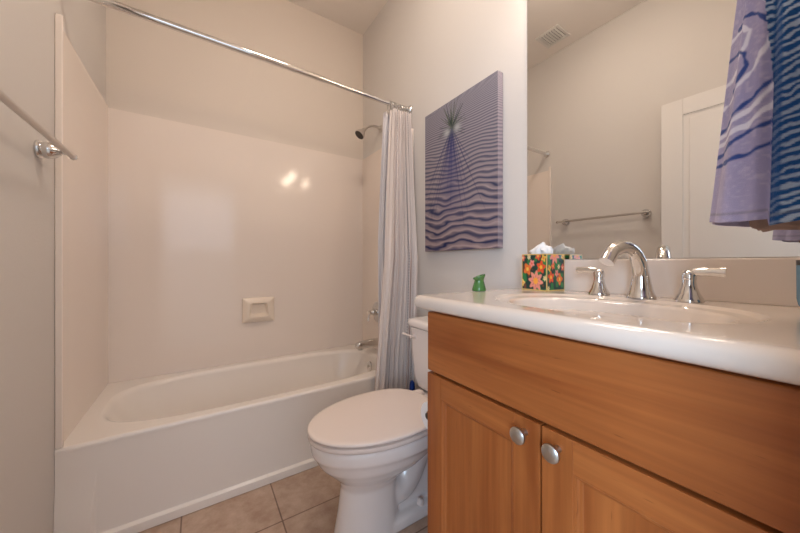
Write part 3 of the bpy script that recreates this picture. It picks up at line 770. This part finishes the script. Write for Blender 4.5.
for face, sd_ in ((0, 1), (1, 4), (2, 6), (3, 8)):
    fa = floral(sd_); vs = []
    for j in range(K):
        for i in range(K):
            s = i / (K - 1); z = BH * (1 - j / (K - 1))
            vs.append({0: bp(1 - s, 0, z), 1: bp(0, s, z), 2: bp(1, s, z), 3: bp(s, 1, z)}[face]); cols.append(fa[j, i])
    g.add(vs, [(j * K + i, j * K + i + 1, (j + 1) * K + i + 1, (j + 1) * K + i) for j in range(K - 1) for i in range(K - 1)])
# top with an oval hole, bottom
nt_ = 32; L0 = []
for rr_i, rad in enumerate((1.0, .46, .40)):
    ring = []
    for j in range(nt_):
        a = 2 * pi * (j + .5) / nt_; c_, s_ = cos(a), sin(a)
        if rr_i == 0: k = 1 / max(abs(c_), abs(s_)); ring.append(bp(.5 + .5 * c_ * k, .5 + .5 * s_ * k, BH))
        else: ring.append(bp(.5 + rad * c_ * .5 * .8, .5 + rad * s_ * 1.5 * .5 * .8, BH - (.012 if rr_i == 2 else 0)))
    L0.append(ring)
n0 = len(g.v); g.loft(L0, False, False); cols += [C3(226, 190, 120)] * nt_ + [C3(36, 96, 66)] * nt_ + [C3(30, 60, 50)] * nt_
g.add([bp(0, 0, 0), bp(1, 0, 0), bp(1, 1, 0), bp(0, 1, 0)], [(0, 1, 2, 3)]); cols += [C3(200, 170, 120)] * 4
cols = np.hstack([np.array(cols), np.ones((len(cols), 1))])
obj('carton', g, 'boxpaper', tbx, None, colors=cols)
# tissue: crumpled tuft
rnd = random.Random(11); L0 = []; n = 48
for k, (h, r) in enumerate(((-.02, .020), (0.0, .025), (.009, .030), (.018, .028), (.025, .020), (.031, .010))):
    ring = []
    for j in range(n):
        a = 2 * pi * j / n
        f = 1 + .28 * sin(3 * a + 1.1 + k * .5) + .16 * sin(7 * a + k * .9) + .07 * sin(13 * a - k)
        x_, y_ = r * f * cos(a) * .55, r * f * sin(a) * 1.25
        z_ = BH + h + .006 * sin(4 * a + k) * (k > 1) + .010 * sin(a) * (k > 3)
        q = cen + e1 * y_ + e2 * x_ - e1 * .012 * (k > 3)
        ring.append((q[0], q[1], tz + z_))
    L0.append(ring)
obj('tissue', G().loft(L0), 'tissue', tbx, 70)

# green glass piece
gl_ = G(); L0 = []
gx, gy = .800, .722
for r, h, tilt in ((.0225, .001, 0), (.0235, .005, 0), (.022, .012, 0), (.018, .026, 0), (.0155, .036, 0), (.0165, .041, .10), (.0195, .045, .22), (.021, .048, .30), (.020, .052, .34), (.012, .053, .36), (.008, .048, .36)):
    ring = []
    for j in range(32):
        a = 2 * pi * j / 32; dx, dy = r * cos(a), r * sin(a)
        s = dx * .8348 - dy * .5505          # tilts up towards the right in the photo
        ring.append((gx + dx, gy + dy, CT + .0006 + h + s * tilt * 1.1))
    L0.append(ring)
gv = obj('glass_vase', gl_.loft(L0), 'green', None, 50)
tag(gv, 'tiny green glass vase with a slanted flared lip on the counter below the canvas print', 'vase')

# blue cup at the right end of the counter
cup = thing('cup', (1.0, .040, CT + .0006), 'pale blue ceramic cup with a dark rim at the near end of the counter', 'cup')
c0 = (1.0, .040, CT + .0006)
obj('cup_body', G().lathe([(.020, 0), (.026, .003), (.031, .012), (.033, .025), (.0335, .092), (.030, .092), (.029, .02), (.012, .008)], c0, n=40), 'blue', cup)
obj('cup_rim', G().lathe([(.0338, .091), (.0338, .101), (.0298, .101), (.0298, .091)], c0, n=40, cap0=False, cap1=False), 'rim', cup)

# ------------------------------------------------------------------ towel on its hook
TX, TY = .750, .056
hk = thing('towel_hook', (TX, Y_BACK, 1.62), 'chrome hook holding the blue patterned towel near the mirror', 'hook')
obj('hook_plate', G().lathe([(.022, .0008), (.021, .005), (.010, .009)], (TX, Y_BACK, 1.62), (0, 1, 0)), 'chrome', hk)
obj('hook_arm', G().tube(bez((TX, Y_BACK + .006, 1.62), (TX, .02, 1.60), (TX, .05, 1.585), (TX, .056, 1.63), 12), .005, 10), 'chrome', hk)
NT_, NZ_ = 380, 300
zt, zb = 1.60, 1.088
ths = np.linspace(0, 2 * pi, NT_, endpoint=False); zz = np.linspace(0, 1, NZ_)
TH, ZZ = np.meshgrid(ths, zz)
grow = np.clip(ZZ / .22, 0, 1); grow = grow * grow * (3 - 2 * grow)
ry = .014 + (.028 + .050 * ZZ) * grow
rx = .014 + (.034 + .024 * ZZ) * grow
fold = 1 + (.05 * np.sin(5 * TH + 2.2 * ZZ) + .03 * np.sin(11 * TH + 1.0) + .015 * np.sin(17 * TH - 3 * ZZ)) * grow
fold = fold - .16 * np.exp(-((TH - 2.88) / .10) ** 2) * grow
Xw = TX + rx * fold * np.cos(TH); Yw = TY + ry * fold * np.sin(TH); Yw = np.maximum(Yw, Y_BACK + .004)
Zw = zt + (zb - zt) * ZZ
low = np.where((TH > 2.88) & (TH < 4.3), 1, 0); Zw = Zw - (.010 * low + .004 * np.sin(3 * TH)) * ZZ ** 4
# colours: lavender face with swirls, striped fold to the right of it
YI = 1.02 + 0 * Zw
py = (H + 0 - Zw) * 305 / .470 + 263.5         # height on the cloth in the photo's rows, for laying out the swirls
zy = py * 2.22
sn = np.sin(TH); aa = np.where(TH < pi / 2, 0.0, (1 - sn) / (1 - .20))
left = 118 - 73 * np.clip(zy / 480, -1, 1.2); seam = 240 - 68 * np.clip(zy / 480, -.5, 1.2)
zx = left + aa * (seam - left)
n1 = smooth_noise((NZ_, NT_), (60, 60), 3); n2 = smooth_noise((NZ_, NT_), (150, 120), 9); n3 = smooth_noise((NZ_, NT_), (6, 6), 12)
A = np.zeros((NZ_, NT_, 3)) + C3(176, 170, 204)
A = mixc(A, C3(142, 142, 190), np.clip(n3 * 1.2 - .2, 0, 1) * .8); A = mixc(A, C3(196, 188, 214), np.clip(n2 - .55, 0, 1) * 1.2)
NAVY = C3(26, 66, 140); WH = C3(226, 226, 242)
lines = [(WH, 7, [(100, 62), (120, 50), (150, 50), (170, 72), (160, 102), (120, 142), (80, 168)]), (NAVY, 6, [(98, 102), (130, 98), (155, 118), (160, 148), (140, 172), (112, 184)]),
         (NAVY, 6, [(125, 42), (160, 35), (190, 45), (210, 68)]), (WH, 6, [(190, -20), (215, 30), (220, 70), (205, 120), (170, 165), (130, 195), (70, 218)]),
         (NAVY, 5, [(205, 195), (170, 225), (130, 245), (70, 272)]), (WH, 6, [(205, 208), (175, 240), (130, 262), (70, 284)]), (WH, 7, [(200, 250), (150, 284), (60, 302)]),
         (NAVY, 6, [(195, 285), (150, 300), (100, 318), (55, 332)]), (NAVY, 6, [(190, 330), (150, 345), (110, 353), (50, 348)]), (NAVY, 5, [(150, -60), (185, -40), (200, -10)]), (WH, 6, [(120, -80), (160, -90), (200, -60)])]
for c, wdt, pl in lines:
    D = np.full(zx.shape, 1e9)
    for a, b in zip(pl[:-1], pl[1:]):
        d, t = seg_dist(zx, zy, a, b); D = np.minimum(D, d)
    D = D + (n1 - .5) * 7
    A = mixc(A, c, np.clip((wdt - D) / 3, 0, 1) * .92)
str_ = TH > (2.90 - .35 * np.clip(1 - ZZ * 1.6, 0, 1))
B = np.zeros_like(A) + C3(24, 78, 140)
st = .5 + .5 * np.sin(2 * pi * (Zw / .0118 + .8 * np.sin(TH * 3.2) + .5 * (n1 - .5)))
B = mixc(B, C3(176, 196, 222), np.clip((st - .45) * 3.5, 0, 1) * np.clip(np.sin(TH * 14 + 1.0) * 1.3 + 1.1, .35, 1))
B = mixc(B, C3(18, 56, 116), np.clip((n3 - .5) * 2, 0, 1) * .5)
A = np.where(str_[..., None], B, A)
hem = np.clip(1 - np.abs(ZZ - .975) / .006, 0, 1); A = mixc(A, A.mean() * np.ones(3) * .45, hem * .5)
g = G(); vs = np.stack([Xw, Yw, Zw], -1).reshape(-1, 3)
g.v = [tuple(map(float, p)) for p in vs]
g.f = [(j * NT_ + i, j * NT_ + (i + 1) % NT_, (j + 1) * NT_ + (i + 1) % NT_, (j + 1) * NT_ + i) for j in range(NZ_ - 1) for i in range(NT_)]
g.f.append(tuple(range(NT_)))
cl = np.concatenate([A, np.ones(A.shape[:2] + (1,))], -1).reshape(-1, 4)
tw = thing('hanging_towel', (TX, TY, zb), 'lavender and blue batik towel with swirls and stripes hanging at the upper right', 'towel')
t1 = obj('towel_cloth', g, 'towel', tw, None, colors=cl); t1.data.polygons.foreach_set('use_smooth', [True] * len(t1.data.polygons))
mo = t1.modifiers.new('thick', 'SOLIDIFY'); mo.thickness = .003; mo.offset = -1
L0 = []
for z, s in ((1.30, .6), (1.12, .66), (1.078, .60), (1.074, .56)):
    L0.append([(TX + s * .055 * cos(2 * pi * j / 40) * (1 + .08 * sin(9 * 2 * pi * j / 40)), TY + .0 + s * .07 * sin(2 * pi * j / 40) * (1 + .08 * sin(9 * 2 * pi * j / 40)), z + .003 * sin(10 * pi * j / 40)) for j in range(40)])
M['lining'] = mat('towel_reverse', rgb(150, 128, 120), .95, spec=.05, bump=.4, bscale=500)
o = obj('towel_underside', G().loft(L0), 'lining', tw, 70); o['label'] = 'beige inner layer of the towel peeking out below its hem'

# ------------------------------------------------------------------ toilet paper on the side of the vanity
tp = thing('toilet_paper_holder', (.66, VY1, .52), 'toilet paper holder with a dark end knob on the far side of the vanity', 'holder')
obj('mount', G().lathe([(.022, .0008), (.021, .006), (.009, .010), (.009, .058)], (.745, VY1, .524), (0, 1, 0), 24), 'chrome', tp)
obj('roller', G().tube([(.745, VY1 + .056, .524), (.70, VY1 + .056, .524), (.625, VY1 + .056, .524)], .006, 12), 'chrome', tp)
obj('finial', G().lathe([(.006, 0), (.010, .003), (.010, .010), (.004, .014)], (.628, VY1 + .056, .524), (-1, 0, 0), 20), 'darkmetal', tp)
tr = thing('toilet_paper_roll', (.68, VY1 + .056, .475), 'white toilet paper roll on the holder beside the vanity', 'toilet paper')
rl = G().lathe([(.0195, 0), (.047, 0.0), (.0475, .002), (.0475, .088), (.047, .09), (.0195, .09), (.0195, 0)], (.632, VY1 + .060, .5155), (1, 0, 0), 40, False, False)
obj('paper', rl, 'roll', tr)
obj('core', G().lathe([(.0192, .001), (.0192, .089), (.0182, .089), (.0182, .001), (.0192, .001)], (.632, VY1 + .060, .5155), (1, 0, 0), 32, False, False), 'card', tr)

# ------------------------------------------------------------------ ceiling vent
ve = thing('ceiling_vent', (-.196, 1.385, CEIL), 'square white louvred vent in the ceiling, seen in the mirror', 'vent')
vx0, vx1, vy0, vy1 = -.291, -.101, 1.29, 1.48
g = G().box(vx0, vx1, vy0, vy0 + .022, CEIL - .010, CEIL - .0008, .003).box(vx0, vx1, vy1 - .022, vy1, CEIL - .010, CEIL - .0008, .003)
g.box(vx0, vx0 + .022, vy0 + .02, vy1 - .02, CEIL - .010, CEIL - .0008, .003).box(vx1 - .022, vx1, vy0 + .02, vy1 - .02, CEIL - .010, CEIL - .0008, .003)
obj('vent_frame', g, 'plastic', ve, 30)
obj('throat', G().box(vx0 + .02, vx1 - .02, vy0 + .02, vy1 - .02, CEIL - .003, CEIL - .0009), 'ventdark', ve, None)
for i in range(7):
    y = vy0 + .034 + i * .0205
    gg = G().add([(vx0 + .022, y - .006, CEIL - .004), (vx1 - .022, y - .006, CEIL - .004), (vx1 - .022, y + .004, CEIL - .014), (vx0 + .022, y + .004, CEIL - .014),
                  (vx0 + .022, y - .0045, CEIL - .003), (vx1 - .022, y - .0045, CEIL - .003), (vx1 - .022, y + .0055, CEIL - .013), (vx0 + .022, y + .0055, CEIL - .013)],
                 [(0, 1, 2, 3), (4, 5, 6, 7), (0, 1, 5, 4), (2, 3, 7, 6), (0, 3, 7, 4), (1, 2, 6, 5)])
    obj('slat', gg, 'plastic', ve, None)
